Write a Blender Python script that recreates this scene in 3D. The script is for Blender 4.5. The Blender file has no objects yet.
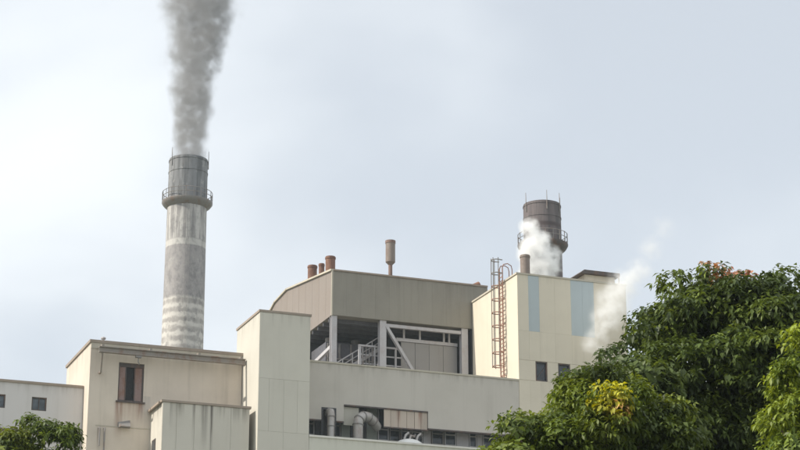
import bpy, bmesh, math, random
import numpy as np
from mathutils import Vector, Matrix

R = math.radians
scene = bpy.context.scene
COL = scene.collection
random.seed(7)

# ------------------------------------------------------------------ camera
cam_d = bpy.data.cameras.new('camera')
cam = bpy.data.objects.new('camera', cam_d)
COL.objects.link(cam)
cam_d.sensor_width = 36.0
cam_d.lens = 36.0 * 2000.0 / 800.0
cam_d.clip_start = 0.5
cam_d.clip_end = 6000.0
cam.location = (0, 0, 1.7)
cam.rotation_euler = (R(90 + 17.95), 0, R(-21.0))
scene.camera = cam

# ------------------------------------------------------------------ world, sun, exposure
SUN_AZ, SUN_EL = R(-86.0), R(40.0)          # azimuth clockwise from +Y
world = bpy.data.worlds.new('World')
scene.world = world
world.use_nodes = True
wn, wl = world.node_tree.nodes, world.node_tree.links
wn.clear()
w_out = wn.new('ShaderNodeOutputWorld')
w_bg = wn.new('ShaderNodeBackground')
w_sky = wn.new('ShaderNodeTexSky')
w_sky.sky_type = 'NISHITA'
w_sky.sun_disc = False
w_sky.sun_elevation = SUN_EL
w_sky.sun_rotation = SUN_AZ
w_sky.altitude = 30
w_sky.air_density = 1.0
w_sky.dust_density = 2.2
w_sky.ozone_density = 1.6
w_tc = wn.new('ShaderNodeTexCoord')
w_sep = wn.new('ShaderNodeSeparateXYZ')
wl.new(w_tc.outputs['Generated'], w_sep.inputs[0])
w_add = wn.new('ShaderNodeMath'); w_add.operation = 'ADD'; w_add.inputs[1].default_value = 0.35
wl.new(w_sep.outputs['Z'], w_add.inputs[0])
w_max = wn.new('ShaderNodeMath'); w_max.operation = 'MAXIMUM'; w_max.inputs[1].default_value = 0.05
wl.new(w_add.outputs[0], w_max.inputs[0])
w_div = wn.new('ShaderNodeVectorMath'); w_div.operation = 'DIVIDE'
wl.new(w_tc.outputs['Generated'], w_div.inputs[0])
w_comb = wn.new('ShaderNodeCombineXYZ')
for i in range(3):
    wl.new(w_max.outputs[0], w_comb.inputs[i])
wl.new(w_comb.outputs[0], w_div.inputs[1])
w_map = wn.new('ShaderNodeMapping')
w_map.inputs['Location'].default_value = (1.771, 2.849, 0.205)
wl.new(w_div.outputs[0], w_map.inputs['Vector'])
w_noise = wn.new('ShaderNodeTexNoise')
w_noise.inputs['Scale'].default_value = 1.3
w_noise.inputs['Detail'].default_value = 5.0
w_noise.inputs['Roughness'].default_value = 0.45
w_noise.inputs['Distortion'].default_value = 0.25
wl.new(w_map.outputs[0], w_noise.inputs['Vector'])
w_ramp = wn.new('ShaderNodeValToRGB')
w_ramp.color_ramp.interpolation = 'EASE'
w_ramp.color_ramp.elements[0].position = 0.38
w_ramp.color_ramp.elements[0].color = (0.57, 0.57, 0.57, 1)
w_ramp.color_ramp.elements[1].position = 0.57
w_ramp.color_ramp.elements[1].color = (1.0, 1.0, 1.0, 1)
wl.new(w_noise.outputs['Fac'], w_ramp.inputs[0])
w_mix = wn.new('ShaderNodeMix'); w_mix.data_type = 'RGBA'
wl.new(w_ramp.outputs['Color'], w_mix.inputs['Factor'])
wl.new(w_sky.outputs['Color'], w_mix.inputs['A'])
w_mix.inputs['B'].default_value = (9.2, 9.65, 10.0, 1)      # sunlit thin cloud, in the sky texture's own units
wl.new(w_mix.outputs['Result'], w_bg.inputs['Color'])
w_bg.inputs['Strength'].default_value = 0.11
wl.new(w_bg.outputs[0], w_out.inputs['Surface'])

sun_d = bpy.data.lights.new('sun', 'SUN')
sun_d.energy = 5.0
sun_d.angle = R(0.6)
sun_d.color = (1.0, 0.93, 0.82)
sun = bpy.data.objects.new('sun', sun_d)
COL.objects.link(sun)
to_sun = Vector((math.sin(SUN_AZ) * math.cos(SUN_EL), math.cos(SUN_AZ) * math.cos(SUN_EL), math.sin(SUN_EL)))
sun.rotation_euler = to_sun.to_track_quat('Z', 'Y').to_euler()
sun.location = (-60, 80, 120)

scene.view_settings.view_transform = 'Standard'
scene.view_settings.look = 'None'
scene.view_settings.exposure = 0.0
scene.view_settings.gamma = 1.0
scene.view_settings.use_curve_mapping = False
scene.render.engine = 'CYCLES'
scene.cycles.use_denoising = True
scene.cycles.max_bounces = 10
scene.cycles.volume_bounces = 8
scene.cycles.transparent_max_bounces = 12
scene.cycles.volume_max_steps = 256

# ------------------------------------------------------------------ materials
def nodes_of(name):
    m = bpy.data.materials.new(name)
    m.use_nodes = True
    nt = m.node_tree
    nt.nodes.clear()
    return m, nt.nodes, nt.links


def math_node(n, l, op, a, b=None, c=None, clamp=False):
    x = n.new('ShaderNodeMath'); x.operation = op; x.use_clamp = clamp
    for i, v in enumerate((a, b, c)):
        if v is None:
            continue
        if isinstance(v, (int, float)):
            x.inputs[i].default_value = v
        else:
            l.new(v, x.inputs[i])
    return x.outputs[0]


def noise(n, l, vec, scale=(1, 1, 1), s=1.0, detail=4.0, rough=0.55, dist=0.0):
    mp = n.new('ShaderNodeMapping')
    mp.inputs['Scale'].default_value = scale
    l.new(vec, mp.inputs['Vector'])
    t = n.new('ShaderNodeTexNoise')
    t.inputs['Scale'].default_value = s
    t.inputs['Detail'].default_value = detail
    t.inputs['Roughness'].default_value = rough
    t.inputs['Distortion'].default_value = dist
    l.new(mp.outputs[0], t.inputs['Vector'])
    return t.outputs['Fac']


def ramp(n, l, f, p0, p1, v0=0.0, v1=1.0):
    m = n.new('ShaderNodeMapRange')
    m.interpolation_type = 'SMOOTHSTEP'
    l.new(f, m.inputs['Value'])
    m.inputs['From Min'].default_value = p0
    m.inputs['From Max'].default_value = p1
    m.inputs['To Min'].default_value = v0
    m.inputs['To Max'].default_value = v1
    return m.outputs[0]


def mixc(n, l, f, a, b):
    m = n.new('ShaderNodeMix'); m.data_type = 'RGBA'
    if isinstance(f, (int, float)):
        m.inputs['Factor'].default_value = f
    else:
        l.new(f, m.inputs['Factor'])
    for k, v in (('A', a), ('B', b)):
        if isinstance(v, tuple):
            m.inputs[k].default_value = (*v, 1)
        else:
            l.new(v, m.inputs[k])
    return m.outputs['Result']


def painted(name, base, dirt=(0.16, 0.14, 0.11), amount=0.5, rough=0.8, stains=(), top=None, spread=0.06, bump=0.15, fine=9.0):
    """Weathered painted wall. stains: (x0,x1,z_top,z_bottom,colour,strength) streaks with a place of their own;
    top: (z, length, strength) drips running down from a coping."""
    m, n, l = nodes_of(name)
    out = n.new('ShaderNodeOutputMaterial')
    p = n.new('ShaderNodeBsdfPrincipled')
    geo = n.new('ShaderNodeNewGeometry')
    pos = geo.outputs['Position']
    sep = n.new('ShaderNodeSeparateXYZ'); l.new(pos, sep.inputs[0])
    X, Z = sep.outputs['X'], sep.outputs['Z']
    oi = n.new('ShaderNodeObjectInfo')
    blot = noise(n, l, pos, (1, 1, 1), 0.35, 5, 0.6)
    streak = noise(n, l, pos, (1.6, 1.6, 0.07), 1.0, 5, 0.6)
    fineN = noise(n, l, pos, (1, 1, 1), fine, 3, 0.6)
    col = mixc(n, l, ramp(n, l, blot, 0.38, 0.72, 0, amount * 0.35), base, dirt)
    col = mixc(n, l, ramp(n, l, streak, 0.5, 0.78, 0, amount * 0.5), col, dirt)
    if top:
        zt, ln, st = top
        near = ramp(n, l, Z, zt - ln, zt, 0, 1)
        near = math_node(n, l, 'POWER', near, 1.6)
        dr = noise(n, l, pos, (2.3, 2.3, 0.10), 1.0, 4, 0.65)
        dr = ramp(n, l, dr, 0.44, 0.66, 0.05, 1)
        col = mixc(n, l, math_node(n, l, 'MULTIPLY', math_node(n, l, 'MULTIPLY', near, dr), st), col, dirt)
    for (x0, x1, zt, zb, c, st) in stains:
        e = min(0.12, (x1 - x0) * 0.3)
        a = ramp(n, l, X, x0 - e, x0 + e)
        b = ramp(n, l, X, x1 - e, x1 + e, 1, 0)
        d = ramp(n, l, Z, zt - 0.02, zt + 0.02, 1, 0)
        g = ramp(n, l, Z, zb, zt, 0, 1)
        f = math_node(n, l, 'MULTIPLY', math_node(n, l, 'MULTIPLY', a, b), math_node(n, l, 'MULTIPLY', d, g))
        sn = noise(n, l, pos, (6, 6, 0.25), 1.0, 3, 0.6)
        f = math_node(n, l, 'MULTIPLY', f, ramp(n, l, sn, 0.3, 0.65, 0.35, 1))
        col = mixc(n, l, math_node(n, l, 'MULTIPLY', f, st), col, c)
    # each sheet or panel a little lighter or darker than its neighbour
    hv = n.new('ShaderNodeHueSaturation')
    l.new(col, hv.inputs['Color'])
    l.new(math_node(n, l, 'ADD', math_node(n, l, 'MULTIPLY', oi.outputs['Random'], spread), 1.0 - spread * 0.5), hv.inputs['Value'])
    l.new(hv.outputs[0], p.inputs['Base Color'])
    l.new(ramp(n, l, fineN, 0.3, 0.7, rough - 0.08, min(1, rough + 0.08)), p.inputs['Roughness'])
    bp = n.new('ShaderNodeBump'); bp.inputs['Strength'].default_value = bump; bp.inputs['Distance'].default_value = 0.02
    l.new(fineN, bp.inputs['Height'])
    l.new(bp.outputs[0], p.inputs['Normal'])
    l.new(p.outputs[0], out.inputs['Surface'])
    return m


def metal(name, base, rough=0.5, metallic=0.0, rust=0.3, rustc=(0.20, 0.09, 0.045), s=2.0):
    m, n, l = nodes_of(name)
    out = n.new('ShaderNodeOutputMaterial')
    p = n.new('ShaderNodeBsdfPrincipled')
    geo = n.new('ShaderNodeNewGeometry')
    f = noise(n, l, geo.outputs['Position'], (1, 1, 0.5), s, 6, 0.65)
    f2 = noise(n, l, geo.outputs['Position'], (1, 1, 1), s * 6, 3, 0.6)
    col = mixc(n, l, ramp(n, l, f, 0.46, 0.68, 0, rust), base, rustc)
    col = mixc(n, l, ramp(n, l, f2, 0.4, 0.8, 0, 0.25), col, tuple(c * 0.6 for c in base))
    l.new(col, p.inputs['Base Color'])
    p.inputs['Metallic'].default_value = metallic
    l.new(ramp(n, l, f2, 0.3, 0.7, rough - 0.1, rough + 0.1), p.inputs['Roughness'])
    l.new(p.outputs[0], out.inputs['Surface'])
    return m


def glass_dark(name, base=(0.02, 0.025, 0.03)):
    m, n, l = nodes_of(name)
    out = n.new('ShaderNodeOutputMaterial')
    p = n.new('ShaderNodeBsdfPrincipled')
    geo = n.new('ShaderNodeNewGeometry')
    f = noise(n, l, geo.outputs['Position'], (1, 1, 1), 1.5, 3, 0.5)
    l.new(mixc(n, l, ramp(n, l, f, 0.35, 0.7), base, tuple(c * 2.2 for c in base)), p.inputs['Base Color'])
    p.inputs['Roughness'].default_value = 0.12
    p.inputs['IOR'].default_value = 1.5
    l.new(p.outputs[0], out.inputs['Surface'])
    return m


RUST = (0.22, 0.09, 0.05)
GRIME = (0.10, 0.085, 0.075)
M = {}
M['tower_wall'] = painted('tower_wall', (0.575, 0.55, 0.485), amount=0.22, top=(39.2, 1.6, 0.25))
M['hall_wall'] = painted('hall_wall', (0.645, 0.57, 0.485), amount=0.42, top=(36.9, 2.2, 0.25),
                         stains=((30.25, 30.75, 32.85, 29.6, RUST, 0.75), (31.85, 32.3, 32.85, 31.2, RUST, 0.8),
                                 (30.7, 31.9, 32.85, 31.0, (0.34, 0.22, 0.15), 0.55),
                                 (32.1, 32.8, 33.4, 28.5, (0.30, 0.30, 0.30), 0.35),
                                 (29.1, 29.3, 30.9, 29.0, GRIME, 0.6), (29.5, 29.65, 30.9, 29.0, GRIME, 0.6)))
M['annex_wall'] = painted('annex_wall', (0.575, 0.545, 0.48), amount=0.35, top=(32.4, 1.7, 0.75), spread=0.08,
                          stains=((35.55, 35.95, 32.4, 28.0, GRIME, 0.6), (36.15, 36.35, 32.4, 27.0, GRIME, 0.85),
                                  (34.9, 35.1, 32.4, 28.5, GRIME, 0.45), (33.3, 33.5, 32.4, 30.0, GRIME, 0.5)))
M['block_wall'] = painted('block_wall', (0.54, 0.505, 0.455), amount=0.3, top=(36.6, 1.0, 0.3))
M['parapet_wall'] = painted('parapet_wall', (0.60, 0.59, 0.52), amount=0.25, top=(30.6, 0.8, 0.2))
M['right_wall'] = painted('right_wall', (0.66, 0.60, 0.49), amount=0.22, spread=0.05, top=(44.9, 1.0, 0.15))
M['right_blue'] = painted('right_blue', (0.44, 0.50, 0.525), amount=0.25, spread=0.05)
M['low_wall'] = painted('low_wall', (0.60, 0.58, 0.57), amount=0.25, top=(34.1, 1.2, 0.3))
M['cladding'] = painted('cladding', (0.262, 0.245, 0.205), dirt=(0.13, 0.115, 0.095), amount=0.55, rough=0.65, spread=0.05, top=(46.4, 3.0, 0.3))
M['cladding_end'] = painted('cladding_end', (0.25, 0.215, 0.19), dirt=(0.2, 0.15, 0.11), amount=0.5, rough=0.7, spread=0.04)
M['coping'] = painted('coping', (0.33, 0.27, 0.22), amount=0.7, rough=0.8, spread=0.0)
M['coping_pale'] = painted('coping_pale', (0.50, 0.46, 0.38), amount=0.5, rough=0.8, spread=0.0)
M['coping_white'] = painted('coping_white', (0.70, 0.68, 0.63), amount=0.4, rough=0.8, spread=0.0)
M['roof'] = painted('roof', (0.20, 0.19, 0.175), amount=0.7, rough=0.95, spread=0.0)
M['steel_pale'] = metal('steel_pale', (0.47, 0.46, 0.47), 0.5, 0.0, 0.2)
M['steel_grey'] = metal('steel_grey', (0.22, 0.21, 0.20), 0.5, 0.0, 0.5)
M['beam'] = metal('beam', (0.27, 0.24, 0.21), 0.55, 0.0, 0.7)
M['rust'] = metal('rust', (0.20, 0.10, 0.065), 0.8, 0.0, 0.8, (0.11, 0.055, 0.04))
M['stack_brown'] = metal('stack_brown', (0.20, 0.13, 0.105), 0.75, 0.0, 0.7, (0.11, 0.07, 0.06), 1.2)
M['stack_tan'] = metal('stack_tan', (0.22, 0.18, 0.155), 0.7, 0.0, 0.7, (0.16, 0.10, 0.08), 1.2)
M['ladder_rust'] = metal('ladder_rust', (0.36, 0.20, 0.15), 0.7, 0.0, 0.6)
M['duct'] = metal('duct', (0.40, 0.38, 0.36), 0.45, 0.4, 0.35)
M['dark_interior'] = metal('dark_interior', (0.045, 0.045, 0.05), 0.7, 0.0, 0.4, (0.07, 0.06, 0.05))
M['room_shade'] = metal('room_shade', (0.010, 0.010, 0.012), 0.8, 0.0, 0.2, (0.02, 0.018, 0.016))  # near-black colour carries the shade of the unlit room
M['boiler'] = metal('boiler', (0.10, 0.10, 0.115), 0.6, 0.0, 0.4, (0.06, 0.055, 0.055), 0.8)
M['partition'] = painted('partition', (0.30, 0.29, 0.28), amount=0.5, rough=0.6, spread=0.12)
M['board'] = painted('board', (0.50, 0.42, 0.35), amount=0.6, rough=0.7, spread=0.22,
                     stains=((50.6, 50.9, 33.6, 32.0, RUST, 0.7), (52.3, 52.6, 33.6, 31.8, RUST, 0.8)))
M['board_pale'] = painted('board_pale', (0.44, 0.42, 0.36), amount=0.5, rough=0.7, spread=0.1)
M['shutter'] = metal('shutter', (0.25, 0.17, 0.155), 0.7, 0.0, 0.7)
M['frame_dark'] = metal('frame_dark', (0.075, 0.06, 0.055), 0.6, 0.0, 0.5)
M['frame_pale'] = metal('frame_pale', (0.40, 0.39, 0.40), 0.6, 0.0, 0.2)
M['glass'] = glass_dark('glass')
M['glass_grey'] = glass_dark('glass_grey', (0.05, 0.06, 0.07))
M['white_cap'] = metal('white_cap', (0.74, 0.74, 0.72), 0.45, 0.0, 0.1, (0.4, 0.36, 0.3))
M['green_panel'] = painted('green_panel', (0.24, 0.26, 0.23), amount=0.5, rough=0.6)


def chimney_mat(name, kind):
    m, n, l = nodes_of(name)
    out = n.new('ShaderNodeOutputMaterial')
    p = n.new('ShaderNodeBsdfPrincipled')
    geo = n.new('ShaderNodeNewGeometry')
    pos = geo.outputs['Position']
    sep = n.new('ShaderNodeSeparateXYZ'); l.new(pos, sep.inputs[0]); Z = sep.outputs['Z']
    blot = noise(n, l, pos, (1, 1, 0.35), 1.1, 6, 0.65)
    fineN = noise(n, l, pos, (1, 1, 0.6), 3.2, 5, 0.65)
    streak = noise(n, l, pos, (2.2, 2.2, 0.16), 1.0, 5, 0.6)
    if kind == 'grey':
        conc = mixc(n, l, ramp(n, l, fineN, 0.35, 0.7), (0.34, 0.32, 0.315), (0.275, 0.265, 0.265))
        # weathered white paint between the platform and the plain concrete
        pale = mixc(n, l, ramp(n, l, streak, 0.40, 0.58, 0, 0.75), (0.50, 0.485, 0.465), (0.20, 0.19, 0.19))
        col = mixc(n, l, ramp(n, l, Z, 66.1, 66.35), conc, pale)
        ring = math_node(n, l, 'MULTIPLY', ramp(n, l, Z, 65.4, 65.5), ramp(n, l, Z, 66.0, 66.3, 1, 0))
        col = mixc(n, l, math_node(n, l, 'MULTIPLY', ring, 0.7), col, (0.60, 0.585, 0.55))
        # dark painted head above the platform
        head = mixc(n, l, ramp(n, l, streak, 0.42, 0.62, 0, 0.8), (0.22, 0.225, 0.235), (0.09, 0.095, 0.10))
        col = mixc(n, l, ramp(n, l, Z, 70.6, 70.7), col, head)
        # scaly rings of old white paint low down
        wav = math_node(n, l, 'ADD', Z, math_node(n, l, 'MULTIPLY', noise(n, l, pos, (1, 1, 1), 1.5, 3, 0.6), 1.0))
        fr = math_node(n, l, 'FRACT', math_node(n, l, 'MULTIPLY', wav, 0.98))
        scal = math_node(n, l, 'MULTIPLY', ramp(n, l, fr, 0.15, 0.42), ramp(n, l, fr, 0.62, 0.95, 1, 0))
        scal = math_node(n, l, 'MULTIPLY', scal, ramp(n, l, blot, 0.3, 0.6, 0.35, 1))
        low = mixc(n, l, math_node(n, l, 'MULTIPLY', scal, 0.75), (0.57, 0.545, 0.51), (0.25, 0.23, 0.22))
        col = mixc(n, l, ramp(n, l, Z, 59.5, 59.9, 1, 0), col, low)
    if kind == 'grey':
        grime = noise(n, l, pos, (1, 1, 0.7), 1.3, 7, 0.7)
        col = mixc(n, l, ramp(n, l, grime, 0.48, 0.66, 0, 0.6), col, (0.17, 0.165, 0.165))
        col = mixc(n, l, ramp(n, l, grime, 0.44, 0.32, 0, 0.35), col, (0.55, 0.53, 0.50))
    else:
        col = mixc(n, l, ramp(n, l, streak, 0.38, 0.66), (0.15, 0.125, 0.125), (0.085, 0.075, 0.078))
        col = mixc(n, l, math_node(n, l, 'MULTIPLY', ramp(n, l, Z, 65.2, 65.6), ramp(n, l, Z, 65.7, 66.0, 1, 0)), col, (0.07, 0.05, 0.05))
    l.new(col, p.inputs['Base Color'])
    p.inputs['Roughness'].default_value = 0.85
    bp = n.new('ShaderNodeBump'); bp.inputs['Strength'].default_value = 0.3; bp.inputs['Distance'].default_value = 0.05
    l.new(fineN, bp.inputs['Height']); l.new(bp.outputs[0], p.inputs['Normal'])
    l.new(p.outputs[0], out.inputs['Surface'])
    return m


M['chimney_grey'] = chimney_mat('chimney_grey', 'grey')
M['chimney_brown'] = chimney_mat('chimney_brown', 'brown')


def leaf_mat():
    m, n, l = nodes_of('leaf')
    out = n.new('ShaderNodeOutputMaterial')
    at = n.new('ShaderNodeAttribute'); at.attribute_name = 'tint'
    geo = n.new('ShaderNodeNewGeometry')
    p = n.new('ShaderNodeBsdfPrincipled')
    l.new(at.outputs['Color'], p.inputs['Base Color'])
    p.inputs['Roughness'].default_value = 0.5
    p.inputs['Specular IOR Level'].default_value = 0.35
    tr = n.new('ShaderNodeBsdfTranslucent')
    hv = n.new('ShaderNodeHueSaturation')
    hv.inputs['Hue'].default_value = 0.485
    hv.inputs['Saturation'].default_value = 1.1
    hv.inputs['Value'].default_value = 1.7
    l.new(at.outputs['Color'], hv.inputs['Color'])
    l.new(hv.outputs[0], tr.inputs['Color'])
    mx = n.new('ShaderNodeMixShader'); mx.inputs[0].default_value = 0.28
    l.new(p.outputs[0], mx.inputs[1]); l.new(tr.outputs[0], mx.inputs[2])
    l.new(mx.outputs[0], out.inputs['Surface'])
    return m


M['leaf'] = leaf_mat()
M['bark'] = painted('bark', (0.13, 0.10, 0.075), dirt=(0.05, 0.04, 0.03), amount=0.9, rough=0.95, spread=0, bump=0.8)


def ground_mat():
    m, n, l = nodes_of('ground')
    out = n.new('ShaderNodeOutputMaterial')
    p = n.new('ShaderNodeBsdfPrincipled')
    geo = n.new('ShaderNodeNewGeometry')
    a = noise(n, l, geo.outputs['Position'], (1, 1, 1), 0.06, 6, 0.6)
    b = noise(n, l, geo.outputs['Position'], (1, 1, 1), 2.5, 5, 0.65)
    col = mixc(n, l, ramp(n, l, a, 0.4, 0.6), (0.20, 0.175, 0.13), (0.085, 0.11, 0.04))
    col = mixc(n, l, ramp(n, l, b, 0.3, 0.75, 0, 0.5), col, (0.08, 0.075, 0.05))
    l.new(col, p.inputs['Base Color']); p.inputs['Roughness'].default_value = 0.95
    bp = n.new('ShaderNodeBump'); bp.inputs['Strength'].default_value = 0.5
    l.new(b, bp.inputs['Height']); l.new(bp.outputs[0], p.inputs['Normal'])
    l.new(p.outputs[0], out.inputs['Surface'])
    return m


M['ground'] = ground_mat()


# ------------------------------------------------------------------ builders
def new_obj(name, me, mat, parent=None, loc=(0, 0, 0)):
    o = bpy.data.objects.new(name, me)
    if mat is not None and not me.materials:
        me.materials.append(mat)
    COL.objects.link(o)
    o.location = loc
    if parent is not None:
        o.parent = parent
    return o


def tag(o, label, cat=None, group=None, kind=None):
    if label:
        o['label'] = label
    if cat:
        o['category'] = cat
    if group:
        o['group'] = group
    if kind:
        o['kind'] = kind
    return o


def thing(name, loc, label, cat, group=None):
    o = bpy.data.objects.new(name, None)
    COL.objects.link(o)
    o.location = loc
    o.empty_display_size = 0.5
    return tag(o, label, cat, group)


def origin(parent):
    """world position of a parent (none of ours is rotated)"""
    v = Vector((0, 0, 0))
    while parent is not None:
        v += parent.location
        parent = parent.parent
    return v


class MB:
    def __init__(self):
        self.v, self.f = [], []

    def box(self, x0, x1, y0, y1, z0, z1):
        k = len(self.v)
        self.v += [(x, y, z) for z in (z0, z1) for x, y in ((x0, y0), (x1, y0), (x1, y1), (x0, y1))]
        self.f += [tuple(k + i for i in q) for q in ((3, 2, 1, 0), (4, 5, 6, 7), (0, 1, 5, 4), (1, 2, 6, 5), (2, 3, 7, 6), (3, 0, 4, 7))]
        return self

    def bar(self, a, b, w, h=None, up=(0, 0, 1)):
        """square bar from a to b"""
        h = h or w
        a, b = Vector(a), Vector(b)
        d = (b - a).normalized()
        s = d.cross(Vector(up))
        if s.length < 1e-4:
            s = d.cross(Vector((0, 1, 0)))
        s.normalize()
        t = s.cross(d).normalized()
        k = len(self.v)
        for p in (a, b):
            for i, j in ((-1, -1), (1, -1), (1, 1), (-1, 1)):
                self.v.append(tuple(p + s * (i * w / 2) + t * (j * h / 2)))
        self.f += [tuple(k + i for i in q) for q in ((3, 2, 1, 0), (4, 5, 6, 7), (0, 1, 5, 4), (1, 2, 6, 5), (2, 3, 7, 6), (3, 0, 4, 7))]
        return self

    def tube(self, pts, rad, n=10, caps=True):
        pts = [Vector(p) for p in pts]
        if not isinstance(rad, (list, tuple)):
            rad = [rad] * len(pts)
        k = len(self.v)
        ref = None
        for i, p in enumerate(pts):
            d = (pts[min(i + 1, len(pts) - 1)] - pts[max(i - 1, 0)]).normalized()
            if ref is None:
                ref = Vector((1, 0, 0)) if abs(d.x) < 0.9 else Vector((0, 1, 0))
            s = (ref - d * ref.dot(d)).normalized()
            ref = s
            t = d.cross(s)
            for j in range(n):
                a = 2 * math.pi * j / n
                self.v.append(tuple(p + (s * math.cos(a) + t * math.sin(a)) * rad[i]))
        for i in range(len(pts) - 1):
            for j in range(n):
                self.f.append((k + i * n + j, k + i * n + (j + 1) % n, k + (i + 1) * n + (j + 1) % n, k + (i + 1) * n + j))
        if caps:
            self.f.append(tuple(k + j for j in reversed(range(n))))
            self.f.append(tuple(k + (len(pts) - 1) * n + j for j in range(n)))
        return self

    def lathe(self, prof, c, n=40, closed=False):
        """prof: (radius, z) from outside bottom upward"""
        k = len(self.v)
        for r, z in prof:
            for j in range(n):
                a = 2 * math.pi * j / n
                self.v.append((c[0] + r * math.cos(a), c[1] + r * math.sin(a), z))
        m = len(prof)
        for i in range(m if closed else m - 1):
            i2 = (i + 1) % m
            for j in range(n):
                self.f.append((k + i * n + j, k + i * n + (j + 1) % n, k + i2 * n + (j + 1) % n, k + i2 * n + j))
        return self

    def prism_x(self, yz, x0, x1):
        k = len(self.v); n = len(yz)
        self.v += [(x0, y, z) for y, z in yz] + [(x1, y, z) for y, z in yz]
        self.f.append(tuple(k + i for i in range(n)))
        self.f.append(tuple(k + n + i for i in reversed(range(n))))
        for i in range(n):
            j = (i + 1) % n
            self.f.append((k + i, k + n + i, k + n + j, k + j))
        return self

    def build(self, name, mat, parent=None, smooth=False, label=None, kind=None):
        o0 = origin(parent)
        me = bpy.data.meshes.new(name)
        me.from_pydata([(a - o0.x, b - o0.y, c - o0.z) for a, b, c in self.v], [], self.f)
        bm = bmesh.new(); bm.from_mesh(me)
        bmesh.ops.recalc_face_normals(bm, faces=bm.faces)
        bm.to_mesh(me); bm.free()
        if smooth:
            me.polygons.foreach_set('use_smooth', [True] * len(me.polygons))
            try:
                me.set_sharp_from_angle(angle=R(40))
            except Exception:
                pass
        me.update()
        o = new_obj(name, me, mat, parent)
        if label:
            o['label'] = label
        if kind:
            o['kind'] = kind
        return o


def box(name, b, mat, parent, label=None):
    return MB().box(*b).build(name, mat, parent, label=label)


def front_panels(parent, mat_of, xs, zs, y, th=0.03, gap=0.025, name='wall_panel'):
    """cladding panels on a front (-Y) face: outer face at y, seams between neighbours"""
    for i in range(len(xs) - 1):
        for j in range(len(zs) - 1):
            m = mat_of(i, j) if callable(mat_of) else mat_of
            if m is None:
                continue
            box(name, (xs[i] + gap / 2, xs[i + 1] - gap / 2, y, y + th, zs[j] + gap / 2, zs[j + 1] - gap / 2), m, parent)


def coping(parent, x0, x1, y0, y1, z, h=0.16, o=0.07, mat=None, w=0.35, inner=0.55):
    """four coping strips round a roof edge plus parapet upstands behind them; the roof lies inner metres below"""
    mb = MB()
    mb.box(x0 - o, x1 + o, y0 - o, y0 + w, z, z + h)
    mb.box(x0 - o, x0 + w, y0 + w, y1 - w, z, z + h)
    mb.box(x1 - w, x1 + o, y0 + w, y1 - w, z, z + h)
    mb.box(x0 - o, x1 + o, y1 - w, y1 + o, z, z + h)
    return mb.build('coping', mat or M['coping'], parent)


def wall_shell(parent, mat, x0, x1, y0, y1, ztop, inner=0.5, w=0.25, name='wall'):
    """solid block with a parapet: body up to ztop-inner, parapet ring above"""
    mb = MB()
    mb.box(x0, x1, y0, y1, 0, ztop - inner)
    z = ztop - inner
    mb.box(x0, x1, y0, y0 + w, z, ztop)
    mb.box(x0, x0 + w, y0 + w, y1 - w, z, ztop)
    mb.box(x1 - w, x1, y0 + w, y1 - w, z, ztop)
    mb.box(x0, x1, y1 - w, y1, z, ztop)
    o = mb.build(name, mat, parent)
    box('roof_deck', (x0 + w + 0.01, x1 - w - 0.01, y0 + w + 0.01, y1 - w - 0.01, z + 0.004, z + 0.02), M['roof'], parent)
    return o


# ------------------------------------------------------------------ ground
mb = MB()
mb.v = [(-2500, -2500, 0), (2500, -2500, 0), (2500, 2500, 0), (-2500, 2500, 0)]
mb.f = [(0, 1, 2, 3)]
g = mb.build('ground', M['ground'])
g['kind'] = 'structure'

# ------------------------------------------------------------------ stair tower (tall pale slab in the middle)
TX0, TX1, TY0, TY1, TZ = 39.38, 43.12, 130.0, 135.6, 39.2
t = thing('stair_tower', ((TX0 + TX1) / 2, TY0, 0), 'narrow pale windowless tower standing proud of the plant, left of the pipe gallery', 'building')
wall_shell(t, M['tower_wall'], TX0, TX1, TY0 + 0.03, TY1, TZ)
coping(t, TX0, TX1, TY0 + 0.03, TY1, TZ, mat=M['coping'])
txs = [TX0 + 0.001, TX0 + 0.78, TX0 + 1.86, TX0 + 2.86, TX1 - 0.001]
front_panels(t, M['tower_wall'], [TX0 + 0.001, TX1 - 0.001], [34.45, 39.19], TY0, gap=0.012)
front_panels(t, M['tower_wall'], txs, [30.72, 34.45], TY0, gap=0.010)
front_panels(t, M['tower_wall'], [TX0 + 0.001, TX0 + 1.86, TX1 - 0.001], [26.0, 30.72], TY0, gap=0.010)
front_panels(t, M['tower_wall'], txs, [22.0, 26.0], TY0, gap=0.03)

# ------------------------------------------------------------------ left hall
HX0, HX1, HY0, HY1, HZ = 28.36, 39.34, 134.0, 142.0, 36.92
h = thing('turbine_hall', ((HX0 + HX1) / 2, HY0, 0), 'cream concrete hall with a rust stained window under a long brown beam', 'building')
WX0, WX1, WZ0, WZ1 = 30.40, 32.22, 32.93, 35.68
mb = MB()
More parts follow.
